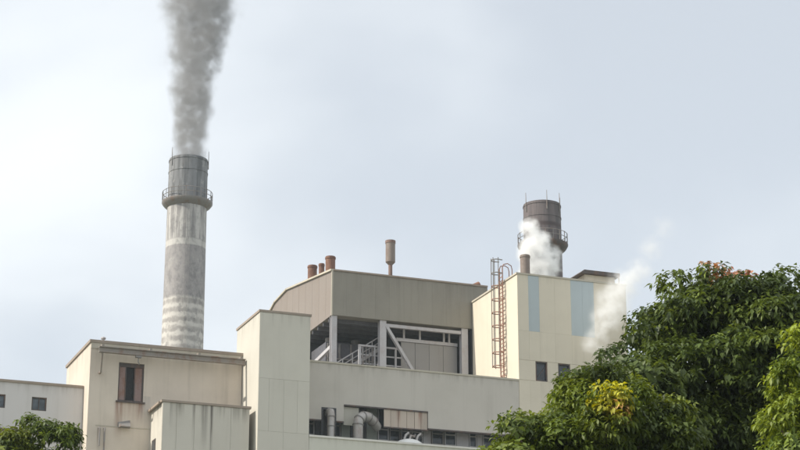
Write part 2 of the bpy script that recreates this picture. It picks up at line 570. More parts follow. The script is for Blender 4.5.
# front wall as four pieces round the window opening, in one wall mesh with the body behind
mb.box(HX0, WX0, HY0, HY0 + 0.5, 0, HZ)
mb.box(WX1, HX1, HY0, HY0 + 0.5, 0, HZ)
mb.box(WX0, WX1, HY0, HY0 + 0.5, 0, WZ0)
mb.box(WX0, WX1, HY0, HY0 + 0.5, WZ1, HZ)
mb.box(HX0, HX0 + 0.3, HY0 + 0.5, HY1, 0, HZ)
mb.box(HX1 - 0.3, HX1, HY0 + 0.5, HY1, 0, HZ)
mb.box(HX0 + 0.3, HX1 - 0.3, HY1 - 0.3, HY1, 0, HZ)
mb.build('wall', M['hall_wall'], h)
box('roof_deck', (HX0 + 0.3, HX1 - 0.3, HY0 + 0.5, HY1 - 0.3, HZ - 0.5, HZ - 0.3), M['roof'], h)
coping(h, HX0, HX1, HY0, HY1, HZ, h=0.20, o=0.10)
box('fascia_band', (HX0 + 0.02, HX1 - 0.001, HY0 - 0.05, HY0 - 0.002, HZ - 0.42, HZ - 0.002), M['coping_pale'], h)
w = MB()
fw_ = 0.10
w.box(WX0 + 0.002, WX0 + fw_, HY0 + 0.1, HY0 + 0.24, WZ0 + 0.002, WZ1 - 0.002)
w.box(WX1 - fw_, WX1 - 0.002, HY0 + 0.1, HY0 + 0.24, WZ0 + 0.002, WZ1 - 0.002)
w.box(WX0 + fw_, WX1 - fw_, HY0 + 0.1, HY0 + 0.24, WZ0 + 0.002, WZ0 + fw_)
w.box(WX0 + fw_, WX1 - fw_, HY0 + 0.1, HY0 + 0.24, WZ1 - 0.28, WZ1 - 0.002)
w.box(WX0 + 0.52, WX0 + 0.58, HY0 + 0.12, HY0 + 0.22, WZ0 + fw_, WZ1 - 0.28)
w.box(WX1 - 0.66, WX1 - 0.60, HY0 + 0.12, HY0 + 0.22, WZ0 + fw_, WZ1 - 0.28)
win = w.build('window', M['frame_dark'], h, label='dark tall window with rusty pink side leaves')
box('shutter', (WX0 + fw_ + 0.01, WX0 + 0.51, HY0 + 0.14, HY0 + 0.20, WZ0 + fw_ + 0.01, WZ1 - 0.29), M['shutter'], win)
box('shutter', (WX1 - 0.59, WX1 - fw_ - 0.01, HY0 + 0.14, HY0 + 0.20, WZ0 + fw_ + 0.01, WZ1 - 0.29), M['shutter'], win)
box('pane', (WX0 + 0.585, WX1 - 0.665, HY0 + 0.30, HY0 + 0.32, WZ0 + 0.01, WZ1 - 0.01), M['room_shade'], win)  # dark opening: shade of the room painted as a near-black sheet
box('sill', (WX0 - 0.12, WX1 + 0.12, HY0 - 0.12, HY0 + 0.09, WZ0 - 0.10, WZ0 - 0.003), M['frame_dark'], win)
# small sloped hood and pipe stubs low on the wall
mb = MB()
mb.v = [(30.5, HY0 - 0.002, 31.42), (31.35, HY0 - 0.002, 31.60), (31.35, HY0 - 0.002, 31.02), (30.5, HY0 - 0.002, 31.02),
        (30.62, HY0 - 0.5, 31.05), (31.3, HY0 - 0.5, 31.05)]
mb.f = [(0, 1, 5, 4), (1, 2, 5), (2, 3, 4, 5), (3, 0, 4), (0, 3, 2, 1)]
mb.build('vent_hood', M['steel_grey'], h)
for px in (29.2, 29.55):
    MB().tube([(px, HY0 - 0.01, 30.9), (px, HY0 - 0.16, 30.9), (px, HY0 - 0.22, 30.8), (px, HY0 - 0.22, 29.6 if px < 29.4 else 28.0)], 0.055, 8).build('drain_pipe', M['steel_grey'], h, smooth=True)
MB().box(28.95, 39.3, HY0 - 0.03, HY0 - 0.002, 31.05, 31.11).build('string_course', M['coping_pale'], h)
MB().tube([(29.25, 134.2, 36.9), (29.25, 134.2, 37.32)], 0.10, 8).lathe([(0.18, 37.28), (0.18, 37.38), (0.02, 37.46)], (29.25, 134.2), 10).build('roof_vent', M['steel_pale'], h, smooth=True)

# runway beam in front of the hall
t = thing('hoist_beam', (33.9, 133.0, 36.0), 'long brown steel runway beam fixed across the cream hall above its window', 'beam')
mb = MB()
BX0, BX1 = 28.75, 39.30
mb.box(BX0, BX1, 132.95, 133.25, 36.40, 36.46).box(BX0, BX1, 133.07, 133.13, 36.10, 36.40).box(BX0, BX1, 132.95, 133.25, 36.04, 36.10)
mb.build('girder', M['beam'], t)
for bx_ in (29.0, 32.4, 35.9, 39.0):
    box('bracket', (bx_ - 0.09, bx_ + 0.09, 133.0, 133.94, 36.462, 36.62), M['beam'], t)
mb = MB(); mb.bar((29.0, 133.1, 36.03), (29.05, 133.6, 34.75), 0.12).bar((29.05, 133.55, 34.78), (29.05, 133.99, 34.78), 0.12)
mb.build('strut', M['beam'], t)
mb = MB(); mb.box(31.35, 31.75, 132.98, 133.22, 35.88, 36.03).tube([(31.55, 133.1, 35.88), (31.55, 133.1, 35.55), (31.63, 133.1, 35.47), (31.60, 133.1, 35.38)], 0.04, 6)
mb.build('trolley_hook', M['steel_grey'], t)

# ------------------------------------------------------------------ annex box in front of the hall
AX0, AX1, AY0, AY1, AZ = 32.79, 38.97, 130.6, 133.99, 32.32
t = thing('annex', ((AX0 + AX1) / 2, AY0, 0), 'low flat-roofed annex with black drip stains, in front of the cream hall', 'building')
wall_shell(t, M['annex_wall'], AX0, AX1, AY0 + 0.03, AY1, AZ, inner=0.35)
coping(t, AX0, AX1, AY0 + 0.03, AY1 - 0.08, AZ, h=0.15, o=0.10, mat=M['coping'])
axs = [AX0 + 0.001, AX0 + 1.0, AX0 + 2.25, AX0 + 3.45, AX0 + 4.85, AX1 - 0.001]
front_panels(t, M['annex_wall'], axs, [27.5, AZ - 0.005], AY0, gap=0.022)
front_panels(t, M['annex_wall'], axs, [22.0, 27.5], AY0, gap=0.04)
sw = box('side_window', (AX0 - 0.03, AX0 - 0.002, 132.2, 133.2, 29.0, 30.1), M['frame_dark'], t)
box('pane', (AX0 - 0.04, AX0 - 0.031, 132.3, 133.1, 29.1, 30.0), M['glass'], sw)
box('gutter', (AX0 - 0.24, AX0 - 0.11, AY0 + 0.3, AY1 - 0.1, AZ - 0.08, AZ + 0.08), M['coping'], t)

# ------------------------------------------------------------------ low building, far left
LX0, LX1, LY0, LY1, LZ = 2.0, 28.34, 135.67, 141.5, 34.0
t = thing('office_block', ((LX0 + LX1) / 2, LY0, 0), 'low pale grey-white building with small square windows, far left', 'building')
lwins = [(21.92, 22.94), (24.76, 25.80)] + [(21.92 - 2.9 * k - 1.0, 21.92 - 2.9 * k) for k in range(1, 6)]
lwins.sort()
mb = MB()
z0, z1 = 32.15, 33.10
xprev = LX0
for a, b in lwins:
    mb.box(xprev, a, LY0, LY0 + 0.35, z0, z1)
    xprev = b
mb.box(xprev, LX1, LY0, LY0 + 0.35, z0, z1)
mb.box(LX0, LX1, LY0, LY0 + 0.35, 0, z0).box(LX0, LX1, LY0, LY0 + 0.35, z1, LZ)
mb.box(LX0, LX0 + 0.3, LY0 + 0.35, LY1, 0, LZ).box(LX0 + 0.3, LX1, LY1 - 0.3, LY1, 0, LZ)
mb.build('wall', M['low_wall'], t)
box('roof_deck', (LX0 + 0.3, LX1, LY0 + 0.35, LY1 - 0.3, LZ - 0.35, LZ - 0.2), M['roof'], t)
MB().box(LX0 - 0.08, LX1 - 0.01, LY0 - 0.10, LY0 + 0.4, LZ, LZ + 0.16).build('coping', M['coping'], t)
MB().box(LX0, LX1 - 0.01, LY0 - 0.18, LY0 - 0.002, 30.45, 30.72).build('string_course', M['frame_dark'], t)
for a, b in lwins:
    f = MB()
    f.box(a + .002, a + 0.09, LY0 + 0.06, LY0 + 0.14, z0 + .002, z1 - .002).box(b - 0.09, b - .002, LY0 + 0.06, LY0 + 0.14, z0 + .002, z1 - .002)
    f.box(a + 0.09, b - 0.09, LY0 + 0.06, LY0 + 0.14, z0 + .002, z0 + 0.08).box(a + 0.09, b - 0.09, LY0 + 0.06, LY0 + 0.14, z1 - 0.08, z1 - .002)
    f.box((a + b) / 2 - 0.02, (a + b) / 2 + 0.02, LY0 + 0.07, LY0 + 0.13, z0 + 0.08, z1 - 0.08)
    wo = f.build('window', M['frame_dark'], t)
    box('pane', (a + 0.01, b - 0.01, LY0 + 0.16, LY0 + 0.18, z0 + 0.01, z1 - 0.01), M['glass_grey'], wo)

# ------------------------------------------------------------------ main block
DX0, DX1, DY0, DY1, DZ = 43.14, 60.34, 132.5, 160.0, 36.58
GY = 133.7                                    # back of the gallery
d = thing('main_block', ((DX0 + DX1) / 2, DY0, 0), 'wide blank beige upper wall of the boiler house above the pipe gallery', 'building')
NB = 32.42                                    # underside of the hanging wall
n1 = (44.86, 45.98, 33.33)                    # notch round the upright duct
n2 = (46.56, 53.05, 33.66)                    # notch with boards and elbow duct
mb = MB()
wt = 0.3
mb.box(DX0, DX1, DY0, DY0 + wt, n2[2], DZ)
mb.box(DX0, n1[0], DY0, DY0 + wt, NB, n2[2])
mb.box(n1[0], n1[1], DY0, DY0 + wt, n1[2], n2[2])
mb.box(n1[1], n2[0], DY0, DY0 + wt, NB, n2[2])
mb.box(n2[1], DX1, DY0, DY0 + wt, NB, n2[2])
mb.build('upper_wall', M['block_wall'], d)
mb = MB()
mb.box(DX0, DX1, GY + 0.25, DY1, 0, 36.0)
mb.box(DX0, DX1, DY0 + wt, GY + 0.25, 34.2, 36.0)         # floor slab edge above the gallery
mb.box(DX0, DX1, DY1 - 0.3, DY1, 36.0, DZ)
mb.build('core', M['block_wall'], d)
box('roof_deck', (DX0 + 0.01, DX1 - 0.01, DY0 + wt + 0.01, DY1 - 0.31, 36.004, 36.02), M['roof'], d)
box('coping', (DX0, DX1 - 0.003, DY0 - 0.06, DY0 + wt + 0.08, DZ, DZ + 0.12), M['coping_pale'], d)
# hanging lintel underside trim
for a, b in ((DX0 + 0.01, n1[0] - 0.01), (n1[1] + 0.01, n2[0] - 0.01), (n2[1] + 0.01, DX1 - 0.01)):
    box('wall_edge', (a, b, DY0 - 0.02, DY0 + wt, NB - 0.10, NB - 0.002), M['frame_dark'], d)
# boards closing part of the big notch
bx = [49.62, 50.15, 50.75, 51.4, 52.0, 52.5, 53.0]
for i in range(len(bx) - 1):
    box('board', (bx[i] + 0.015, bx[i + 1] - 0.015, DY0 + 0.02 + 0.012 * (i % 2), DY0 + 0.08 + 0.012 * (i % 2), 32.30, 33.55), M['board'], d)
box('board', (46.60, 47.75, DY0 + 0.16, DY0 + 0.22, 32.20, 33.52), M['board_pale'], d)
box('board_rail', (46.57, 53.04, DY0 - 0.05, DY0 + 0.10, 33.555, 33.655), M['frame_dark'], d)
box('board_rail', (49.6, 53.04, DY0 - 0.03, DY0 + 0.12, 32.20, 32.29), M['frame_dark'], d)
# dark cheeks of the notch round the upright duct
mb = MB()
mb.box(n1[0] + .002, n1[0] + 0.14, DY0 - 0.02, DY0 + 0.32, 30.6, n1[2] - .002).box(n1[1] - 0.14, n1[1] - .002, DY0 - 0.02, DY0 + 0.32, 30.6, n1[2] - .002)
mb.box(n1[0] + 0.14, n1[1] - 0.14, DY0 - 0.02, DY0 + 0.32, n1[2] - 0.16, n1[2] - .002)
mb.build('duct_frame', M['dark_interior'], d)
# gallery back: posts, windows, panels and openings painted dark
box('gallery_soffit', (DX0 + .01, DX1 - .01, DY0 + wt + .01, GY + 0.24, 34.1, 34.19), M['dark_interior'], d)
units = [('w', 43.15, 43.75), ('w', 43.8, 44.75), ('d', 44.8, 46.0), ('w', 46.05, 46.75), ('g', 46.8, 47.45), ('d', 47.5, 48.7), ('g', 48.75, 49.55),
         ('w', 49.62, 50.45), ('w', 50.52, 51.35), ('w', 51.42, 52.2), ('w', 52.27, 53.1), ('p', 53.15, 53.75), ('w', 53.82, 54.75), ('w', 54.85, 55.75),
         ('p', 55.8, 56.75), ('w', 56.8, 57.4), ('p', 57.45, 57.85), ('w', 57.9, 59.0), ('w', 59.1, 60.3)]
for k, a, b in units:
    if k == 'w':
        f = MB()
        f.box(a, a + 0.07, GY, GY + 0.1, 30.0, 34.1).box(b - 0.07, b, GY, GY + 0.1, 30.0, 34.1)
        f.box(a + 0.07, b - 0.07, GY, GY + 0.1, 32.3, 32.38).box(a + 0.07, b - 0.07, GY, GY + 0.1, 30.0, 30.5)
        f.box(a + 0.07, b - 0.07, GY + 0.01, GY + 0.09, 31.55, 31.61)
        wo = f.build('window', M['frame_pale'] if random.random() < 0.5 else M['steel_grey'], d)
        box('pane', (a + 0.02, b - 0.02, GY + 0.12, GY + 0.14, 30.02, 34.08), M['glass'], wo)
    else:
        m = {'d': M['dark_interior'], 'g': M['green_panel'], 'p': M['frame_pale']}[k]  # 'd' units: dark sheets with the shade of open holes in their colour
        box('backing_panel', (a, b, GY + 0.02, GY + 0.10, 30.0, 34.08), m, d)

# lower wall with the gallery deck, flush with the stair tower
t = thing('lower_block', (52, 130.0, 0), 'pale lower wall below the pipe gallery, running right from the narrow tower', 'building')
EX0, EX1 = 43.14, 78.0
mb = MB(); mb.box(EX0, EX1, 130.03, 130.28, 0, 30.56).box(EX0, EX1, 130.28, 132.3, 0, 29.9)
mb.build('wall', M['parapet_wall'], t)
box('deck', (EX0, EX1, 130.29, GY + 0.24 - 1.45, 29.904, 29.95), M['roof'], t)
mb = MB().box(EX0, DX1, 132.31, GY + 0.24, 0, 29.96); mb.build('deck_slab', M['parapet_wall'], t)
box('coping', (EX0, EX1, 129.96, 130.34, 30.56, 30.70), M['coping_white'], t)

# pipes and ducts on the deck
t = thing('elbow_duct', (47.3, 131.6, 29.95), 'fat silver duct bending over into the wall of the pipe gallery', 'duct')
c0 = Vector((47.32, 131.7, 0))
pts = [(47.32, 131.6, 29.95), (47.32, 131.6, 32.05)]
for k in range(1, 9):
    a = math.pi / 2 * k / 8
    pts.append((47.32 + 0.72 * (1 - math.cos(a)), 131.6 + 0.35 * (1 - math.cos(a)), 32.05 + 0.72 * math.sin(a)))
for k in range(1, 4):
    a = R(38) * k / 3
    pts.append((48.04 + 1.1 * math.sin(a), 131.95 + 0.75 * math.sin(a), 32.77 - 0.85 * (1 - math.cos(a))))
pts.append((49.25, 132.95, 32.28))
MB().tube(pts, 0.36, 20).build('pipe', M['duct'], t, smooth=True)
for k in (1, 4, 7, 10, 12):
    p = Vector(pts[k]); q = Vector(pts[k + 1]); dd = (q - p).normalized() * 0.035
    MB().tube([p - dd, p + dd], 0.405, 20).build('flange', M['steel_grey'], t, smooth=True)
t = thing('upright_duct', (45.42, 131.9, 29.95), 'straight upright pale duct in the dark slot beside the narrow tower', 'duct')
MB().tube([(45.45, 132.1, 29.95), (45.45, 132.1, 32.75), (45.45, 132.15, 32.95), (45.45, 132.45, 33.02), (45.45, 132.9, 33.02)], 0.27, 16).build('pipe', M['duct'], t, smooth=True)
for z in (30.9, 31.9, 32.6):
    MB().tube([(45.45, 132.1, z - 0.03), (45.45, 132.1, z + 0.03)], 0.31, 16).build('flange', M['steel_grey'], t, smooth=True)
t = thing('dome_cap', (51.1, 130.9, 29.95), 'low white domed cap rising behind the edge of the gallery parapet', 'vent')
MB().lathe([(1.02, 30.72), (1.04, 30.78), (0.95, 30.95), (0.72, 31.10), (0.42, 31.2), (0.02, 31.24)], (51.1, 131.4), 24).build('cap', M['white_cap'], t, smooth=True)
MB().tube([(51.1, 131.4, 29.95), (51.1, 131.4, 30.8)], 0.5, 16).build('neck', M['duct'], t, smooth=True)
t = thing('valve_pipes', (51.9, 132.4, 29.95), 'small tangle of bent pipes behind the white domed cap', 'pipe')
for i, (x0, dx) in enumerate(((51.15, 0.35), (51.55, 0.4), (52.1, 0.35))):
    MB().tube([(x0, 132.35, 29.95), (x0, 132.35, 31.5), (x0 + dx * 0.3, 132.4, 31.75), (x0 + dx, 132.5, 31.95 - 0.25 * (i % 2)), (x0 + dx * 1.4, 132.7, 31.9), (x0 + dx * 1.4, 133.5, 31.9)], 0.09, 8).build('pipe', M['duct'], t, smooth=True)

# ------------------------------------------------------------------ penthouse on the main block
FX0, FX1, FY0, FZ0 = 48.59, 61.75, 141.3, 42.78
pent = thing('penthouse', ((FX0 + FX1) / 2, FY0, 36.02), 'grey sheet-clad rooftop boiler house raised on white steel legs', 'building')
prof = [(FY0, 46.34), (152.8, 47.86), (156.1, 47.60), (159.0, 46.6), (159.0, FZ0), (FY0, FZ0)]
mb = MB()
# hollow clad box: front wall, end wall, back wall, roof and floor
mb.prism_x([(p[0] + (0.04 if p[0] == FY0 else 0), p[1]) for p in prof], FX0 + 0.04, FX1)
mb.build('core', M['cladding'], pent)
xs = [FX0 + 0.0 + i * (FX1 - FX0) / 11 for i in range(12)]
front_panels(pent, M['cladding'], xs, [FZ0 + 0.002, 46.335], FY0, th=0.036, gap=0.005, name='cladding_sheet')
ys = [FY0 + 0.04 + i * (159.0 - FY0 - 0.04) / 9 for i in range(10)]


def roof_z(y):
    for (a, za), (b, zb) in zip(prof[:3], prof[1:4]):
        if a <= y <= b:
            return za + (zb - za) * (y - a) / (b - a)
    return prof[3][1]


brk = [FY0 + 0.04, 142.8, 144.5, 146.2, 147.9, 149.6, 151.2, 152.8, 154.4, 156.1, 157.6, 158.99]
for a, b in zip(brk[:-1], brk[1:]):
    k = MB(); ga = 0.012
    v = [(a + ga, FZ0 + 0.002), (b - ga, FZ0 + 0.002), (b - ga, roof_z(b) - 0.01), (a + ga, roof_z(a) - 0.01)]
    k.prism_x(v, FX0, FX0 + 0.036)
    k.build('end_sheet', M['cladding_end'], pent)
mb = MB()
for (a, za), (b, zb) in zip(prof[:3], prof[1:4]):
    mb.bar((FX0 - 0.03, a - 0.05, za + 0.06), (FX0 - 0.03, b, zb + 0.06), 0.22, 0.14)
mb.build('verge_trim', M['coping_pale'], pent)
box('eave_trim', (FX0 + 0.09, FX1, FY0 - 0.08, FY0 + 0.05, 46.345, 46.47), M['coping'], pent)
box('corner_trim', (FX0 - 0.05, FX0 + 0.06, FY0 - 0.05, FY0 + 0.06, FZ0 - 0.03, 46.33), M['coping_pale'], pent)
# legs
for x0, x1, y in ((48.62, 49.06, FY0 + 0.1), (52.6, 53.14, FY0 + 0.1), (59.5, 60.05, FY0 + 0.1)):
    mb = MB()
    mb.box(x0, x1, y, y + 0.06, 36.02, FZ0 - 0.005).box(x0, x1, y + 0.40, y + 0.46, 36.02, FZ0 - 0.005).box((x0 + x1) / 2 - 0.04, (x0 + x1) / 2 + 0.04, y + 0.06, y + 0.40, 36.02, FZ0 - 0.005)
    mb.build('leg', M['steel_pale'], pent)
for x, y in ((48.85, 149.0), (48.85, 157.5), (60.9, 157.5)):
    box('leg', (x - 0.22, x + 0.22, y - 0.22, y + 0.22, 36.02, FZ0 - 0.005), M['steel_pale'], pent)
MB().bar((53.15, FY0 + 0.2, 42.35), (56.6, FY0 + 0.2, 37.1), 0.30, 0.22).build('brace', M['steel_pale'], pent)
MB().bar((48.85, FY0 + 0.56, 40.45), (48.85, FY0 + 5.6, 40.0), 0.24, 0.28).build('brace', M['steel_pale'], pent)
MB().bar((48.85, FY0 + 5.6, 40.0), (48.85, FY0 + 7.4, 39.8), 0.24, 0.28).build('brace', M['steel_pale'], pent)
box('beam', (53.15, 59.49, FY0 + 0.15, FY0 + 0.4, 42.30, 42.55), M['steel_pale'], pent)
# partition wall between the two right legs, with a dark window strip above it
pxs = [54.7 + i * (59.48 - 54.7) / 4 for i in range(5)]
front_panels(pent, M['partition'], pxs, [36.02, 41.45], FY0 + 1.0, th=0.08, gap=0.03, name='partition_sheet')
box('rail', (54.3, 59.48, FY0 + 0.92, FY0 + 1.1, 41.46, 41.72), M['steel_pale'], pent)
for x in (54.95, 56.3, 58.35, 58.8):
    box('mullion', (x - 0.07, x + 0.07, FY0 + 0.95, FY0 + 1.06, 41.725, 42.77), M['steel_pale'], pent)
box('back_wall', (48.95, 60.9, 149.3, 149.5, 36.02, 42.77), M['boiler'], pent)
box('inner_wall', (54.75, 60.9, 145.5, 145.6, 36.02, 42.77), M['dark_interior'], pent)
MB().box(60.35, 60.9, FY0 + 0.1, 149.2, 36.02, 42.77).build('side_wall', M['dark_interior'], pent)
# soffit joists
for i in range(6):
    y = FY0 + 1.0 + i * 1.3
    box('joist', (48.7, 60.3, y, y + 0.15, FZ0 - 0.32, FZ0 - 0.006), M['boiler'], pent)

# plant under the penthouse
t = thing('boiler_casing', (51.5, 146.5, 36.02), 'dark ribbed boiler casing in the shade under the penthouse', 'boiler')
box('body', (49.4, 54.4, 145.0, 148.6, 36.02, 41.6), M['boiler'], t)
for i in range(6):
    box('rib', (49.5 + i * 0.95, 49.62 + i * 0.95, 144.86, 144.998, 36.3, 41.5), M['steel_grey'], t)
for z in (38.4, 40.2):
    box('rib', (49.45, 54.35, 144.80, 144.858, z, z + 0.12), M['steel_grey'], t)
for k, (x, z) in enumerate(((50.2, 42.0), (52.4, 42.1))):
    MB().tube([(x, 146.5, 41.605), (x, 146.5, 42.3)], 0.35, 14).build('outlet', M['steel_grey'], t, smooth=True)

t = thing('roof_stair', (51.0, 142.3, 36.02), 'pale steel stair with handrail climbing under the penthouse, left of the middle leg', 'stair')
A, B = Vector((48.95, 142.7, 38.0)), Vector((53.0, 142.7, 40.75))
for oy in (0, 0.85):
    MB().bar(A + Vector((0, oy, 0)), B + Vector((0, oy, 0)), 0.07, 0.26).build('stringer', M['steel_pale'], t)
    MB().bar(A + Vector((0, oy, 1.0)), B + Vector((0, oy, 1.0)), 0.07).build('handrail', M['steel_pale'], t)
    MB().bar(A + Vector((0, oy, 0.55)), B + Vector((0, oy, 0.55)), 0.05).build('handrail', M['steel_pale'], t)
for i in range(1, 14):
    p = A.lerp(B, i / 14)
    box('tread', (p.x - 0.13, p.x + 0.13, p.y + 0.04, p.y + 0.81, p.z - 0.02, p.z + 0.02), M['steel_grey'], t)
for i in range(5):
    p = A.lerp(B, (i + 0.3) / 5)
    MB().box(p.x - 0.03, p.x + 0.03, p.y - 0.03, p.y + 0.03, p.z, p.z + 1.0).build('post', M['steel_pale'], t)
MB().box(48.93, 48.99, 142.7, 143.5, 36.02, 38.0).build('post', M['steel_pale'], t)

t = thing('platform_rail', (53.2, 142.2, 36.02), 'pale pipe guard rail with barred panel between stair and diagonal brace', 'railing')
for x, wd in ((51.2, 0.2), (52.45, 0.1), (54.2, 0.14)):
    box('post', (x - wd / 2, x + wd / 2, 142.1, 142.22, 36.02, 40.72), M['steel_pale'], t)
box('top_rail', (51.1, 54.75, 142.08, 142.24, 40.725, 40.86), M['steel_pale'], t)
box('mid_rail', (51.31, 54.7, 142.23, 142.29, 40.05, 40.15), M['steel_pale'], t)
box('mid_rail', (51.31, 54.7, 142.23, 142.29, 39.35, 39.45), M['steel_pale'], t)
for i in range(4):
    x = 51.5 + i * 0.25
    box('bar', (x - 0.025, x + 0.025, 142.14, 142.19, 36.02, 40.72), M['steel_grey'], t)
t = thing('fan_unit', (54.0, 143.4, 36.02), 'grey blower fan on the roof behind the diagonal brace', 'fan')
MB().tube([(53.6, 143.6, 39.0), (54.6, 143.6, 39.0)], 0.75, 18).build('housing', M['steel_grey'], t, smooth=True)
box('stand', (53.7, 54.5, 143.1, 144.1, 36.02, 38.4), M['boiler'], t)

# ------------------------------------------------------------------ stacks on the penthouse roof
def stub(name, x, y, z0, z1, r, mat, label, cat='flue', group=None, ring=True):
    o = thing(name, (x, y, z0), label, cat, group)
    MB().lathe([(r, z0 - 0.15), (r, z1), (r * 0.86, z1), (r * 0.86, z0 + 0.1), (0.01, z0 + 0.1)], (x, y), 22).build('pipe', mat, o, smooth=True)
    if ring:
        MB().lathe([(r + .002, z1 - 0.20), (r * 1.10, z1 - 0.20), (r * 1.10, z1 - 0.06), (r + .002, z1 - 0.06)], (x, y), 22, closed=True).build('rim_band', mat, o, smooth=True)
        MB().lathe([(r + .002, z0 - 0.1), (r * 1.16, z0 - 0.1), (r * 1.16, z0 + 0.12), (r + .002, z0 + 0.2)], (x, y), 22, closed=True).build('base_flange', mat, o, smooth=True)
    return o


gs = 'short flue stubs on the penthouse roof'
stub('flue_stub', 49.85, 150.0, roof_z(150.0), 49.32, 0.38, M['rust'], 'leftmost rust-brown flue stub on the penthouse roof', 'flue', gs)
stub('flue_stub', 51.15, 151.5, roof_z(151.5), 50.05, 0.24, M['rust'], 'thinnest rust-brown flue stub, between two thicker ones on the penthouse roof', 'flue', gs)
stub('flue_stub', 50.55, 147.5, roof_z(147.5), 49.45, 0.40, M['rust'], 'tallest rust-brown flue stub, nearest the front corner of the penthouse', 'flue', gs)
o = thing('silencer_vent', (54.4, 144.0, roof_z(144.0)), 'slim vent pipe with fat cylindrical silencer, alone on the penthouse roof', 'vent')
MB().tube([(54.45, 144.0, roof_z(144) - 0.1), (54.45, 144.0, 48.4)], 0.16, 14).build('pipe', M['stack_brown'], o, smooth=True)
MB().lathe([(0.16, 48.18), (0.39, 48.42), (0.39, 50.2), (0.31, 50.2), (0.31, 49.6), (0.01, 49.6)], (54.45, 144.0), 24).build('silencer', M['stack_tan'], o, smooth=True)
MB().lathe([(0.392, 50.0), (0.42, 50.0), (0.42, 50.22), (0.392, 50.22)], (54.45, 144.0), 24, closed=True).build('rim_band', M['stack_brown'], o, smooth=True)
o = thing('exhaust_horn', (61.2, 142.4, 46.45), 'small rusty exhaust horn leaning at the right end of the penthouse roof', 'exhaust')
MB().tube([(60.55, 142.4, 46.35), (60.7, 142.4, 46.5), (61.5, 142.4, 46.85)], [0.16, 0.2, 0.26], 12).build('horn', M['rust'], o, smooth=True)

# ------------------------------------------------------------------ right tower block
GX0, GX1, GY0, GY1, GZ = 60.36, 69.55, 132.5, 141.2, 44.88
gt = thing('right_tower', ((GX0 + GX1) / 2, GY0, 0), 'tall cream tower block with two pale blue stripes and a ladder on its side', 'building')
WZa, WZb = 36.70, 38.22
gw = [(61.75, 62.72), (63.62, 64.62), (65.55, 66.55), (67.5, 68.5)]
mb = MB()
# body split round the windows
mb.box(GX0, GX1, GY0 + 0.5, GY1, 0, GZ - 0.5)
mb.box(GX0, GX1, GY0 + 0.03, GY0 + 0.5, 0, WZa).box(GX0, GX1, GY0 + 0.03, GY0 + 0.5, WZb, GZ - 0.5)
xp = GX0
for a, b in gw:
    mb.box(xp, a, GY0 + 0.03, GY0 + 0.5, WZa, WZb); xp = b
mb.box(xp, GX1, GY0 + 0.03, GY0 + 0.5, WZa, WZb)
for q in ((GX0, GX1, GY0 + 0.03, GY0 + 0.28), (GX0, GX1, GY1 - 0.25, GY1), (GX0, GX0 + 0.25, GY0 + 0.28, GY1 - 0.25), (GX1 - 0.25, GX1, GY0 + 0.28, GY1 - 0.25)):
    mb.box(*q, GZ - 0.5, GZ)
mb.build('wall', M['right_wall'], gt)
box('roof_deck', (GX0 + .26, GX1 - .26, GY0 + .29, GY1 - .26, GZ - 0.496, GZ - 0.48), M['roof'], gt)
coping(gt, GX0, GX1, GY0 + 0.03, GY1, GZ, h=0.13, o=0.08, mat=M['coping_pale'])
gxs = [GX0 + 0.001, 61.27, 62.16, 63.45, 64.82, 65.8, 66.78, 68.1, GX1 - 0.001]
front_panels(gt, lambda i, j: M['right_blue'] if i in (1, 4, 5) else M['right_wall'], gxs, [40.5, GZ - 0.005], GY0, gap=0.006)
front_panels(gt, M['right_wall'], gxs, [WZb + 0.02, 40.5], GY0, gap=0.006)
pz = [GX0 + 0.001] + [v for ab in gw for v in ab] + [GX1 - 0.001]
for i in range(0, len(pz), 2):
    box('wall_panel', (pz[i] + 0.012, pz[i + 1] - 0.012, GY0, GY0 + 0.03, WZa + 0.0, WZb + 0.0), M['right_wall'], gt)
front_panels(gt, M['right_wall'], gxs, [31.5, WZa - 0.02], GY0, gap=0.006)
for a, b in gw:
    f = MB()
    f.box(a + .002, a + 0.09, GY0 + 0.05, GY0 + 0.15, WZa + .002, WZb - .002).box(b - 0.09, b - .002, GY0 + 0.05, GY0 + 0.15, WZa + .002, WZb - .002)
    f.box(a + .09, b - .09, GY0 + 0.05, GY0 + 0.15, WZa + .002, WZa + .09).box(a + .09, b - .09, GY0 + 0.05, GY0 + 0.15, WZb - .09, WZb - .002)
    f.bar((a + 0.2, GY0 + 0.12, WZa + 0.35), (b - 0.15, GY0 + 0.12, WZb - 0.4), 0.03)
    wo = f.build('window', M['frame_dark'], gt)
    box('pane', (a + .01, b - .01, GY0 + 0.2, GY0 + 0.22, WZa + .01, WZb - .01), M['glass'], wo)
box('side_door', (GX0 - 0.05, GX0 - 0.002, 138.6, 139.7, 36.03, 38.1), M['frame_dark'], gt)

# cabin at the back right of that roof
t = thing('roof_cabin', (67.9, 134.0, GZ - 0.48), 'low roof cabin with dark flat overhanging lid at the right end of the blue-striped tower', 'cabin')
box('wall', (66.5, 69.1, 133.4, 136.4, GZ - 0.48, 45.75), M['right_wall'], t)
mb = MB()
mb.v = [(66.0, 133.1, 45.76), (69.4, 133.1, 45.76), (69.4, 136.7, 45.76), (66.0, 136.7, 45.76), (66.35, 133.1, 46.05), (69.4, 133.1, 46.05), (69.4, 136.7, 46.05), (66.35, 136.7, 46.05)]
mb.f = [(3, 2, 1, 0), (4, 5, 6, 7), (0, 1, 5, 4), (1, 2, 6, 5), (2, 3, 7, 6), (3, 0, 4, 7)]
mb.build('roof_lid', M['frame_dark'], t)
MB().tube([(69.2, 132.9, GZ + 0.13), (69.2, 132.9, 45.7)], 0.05, 8).build('pipe', M['stack_brown'], t, smooth=True)
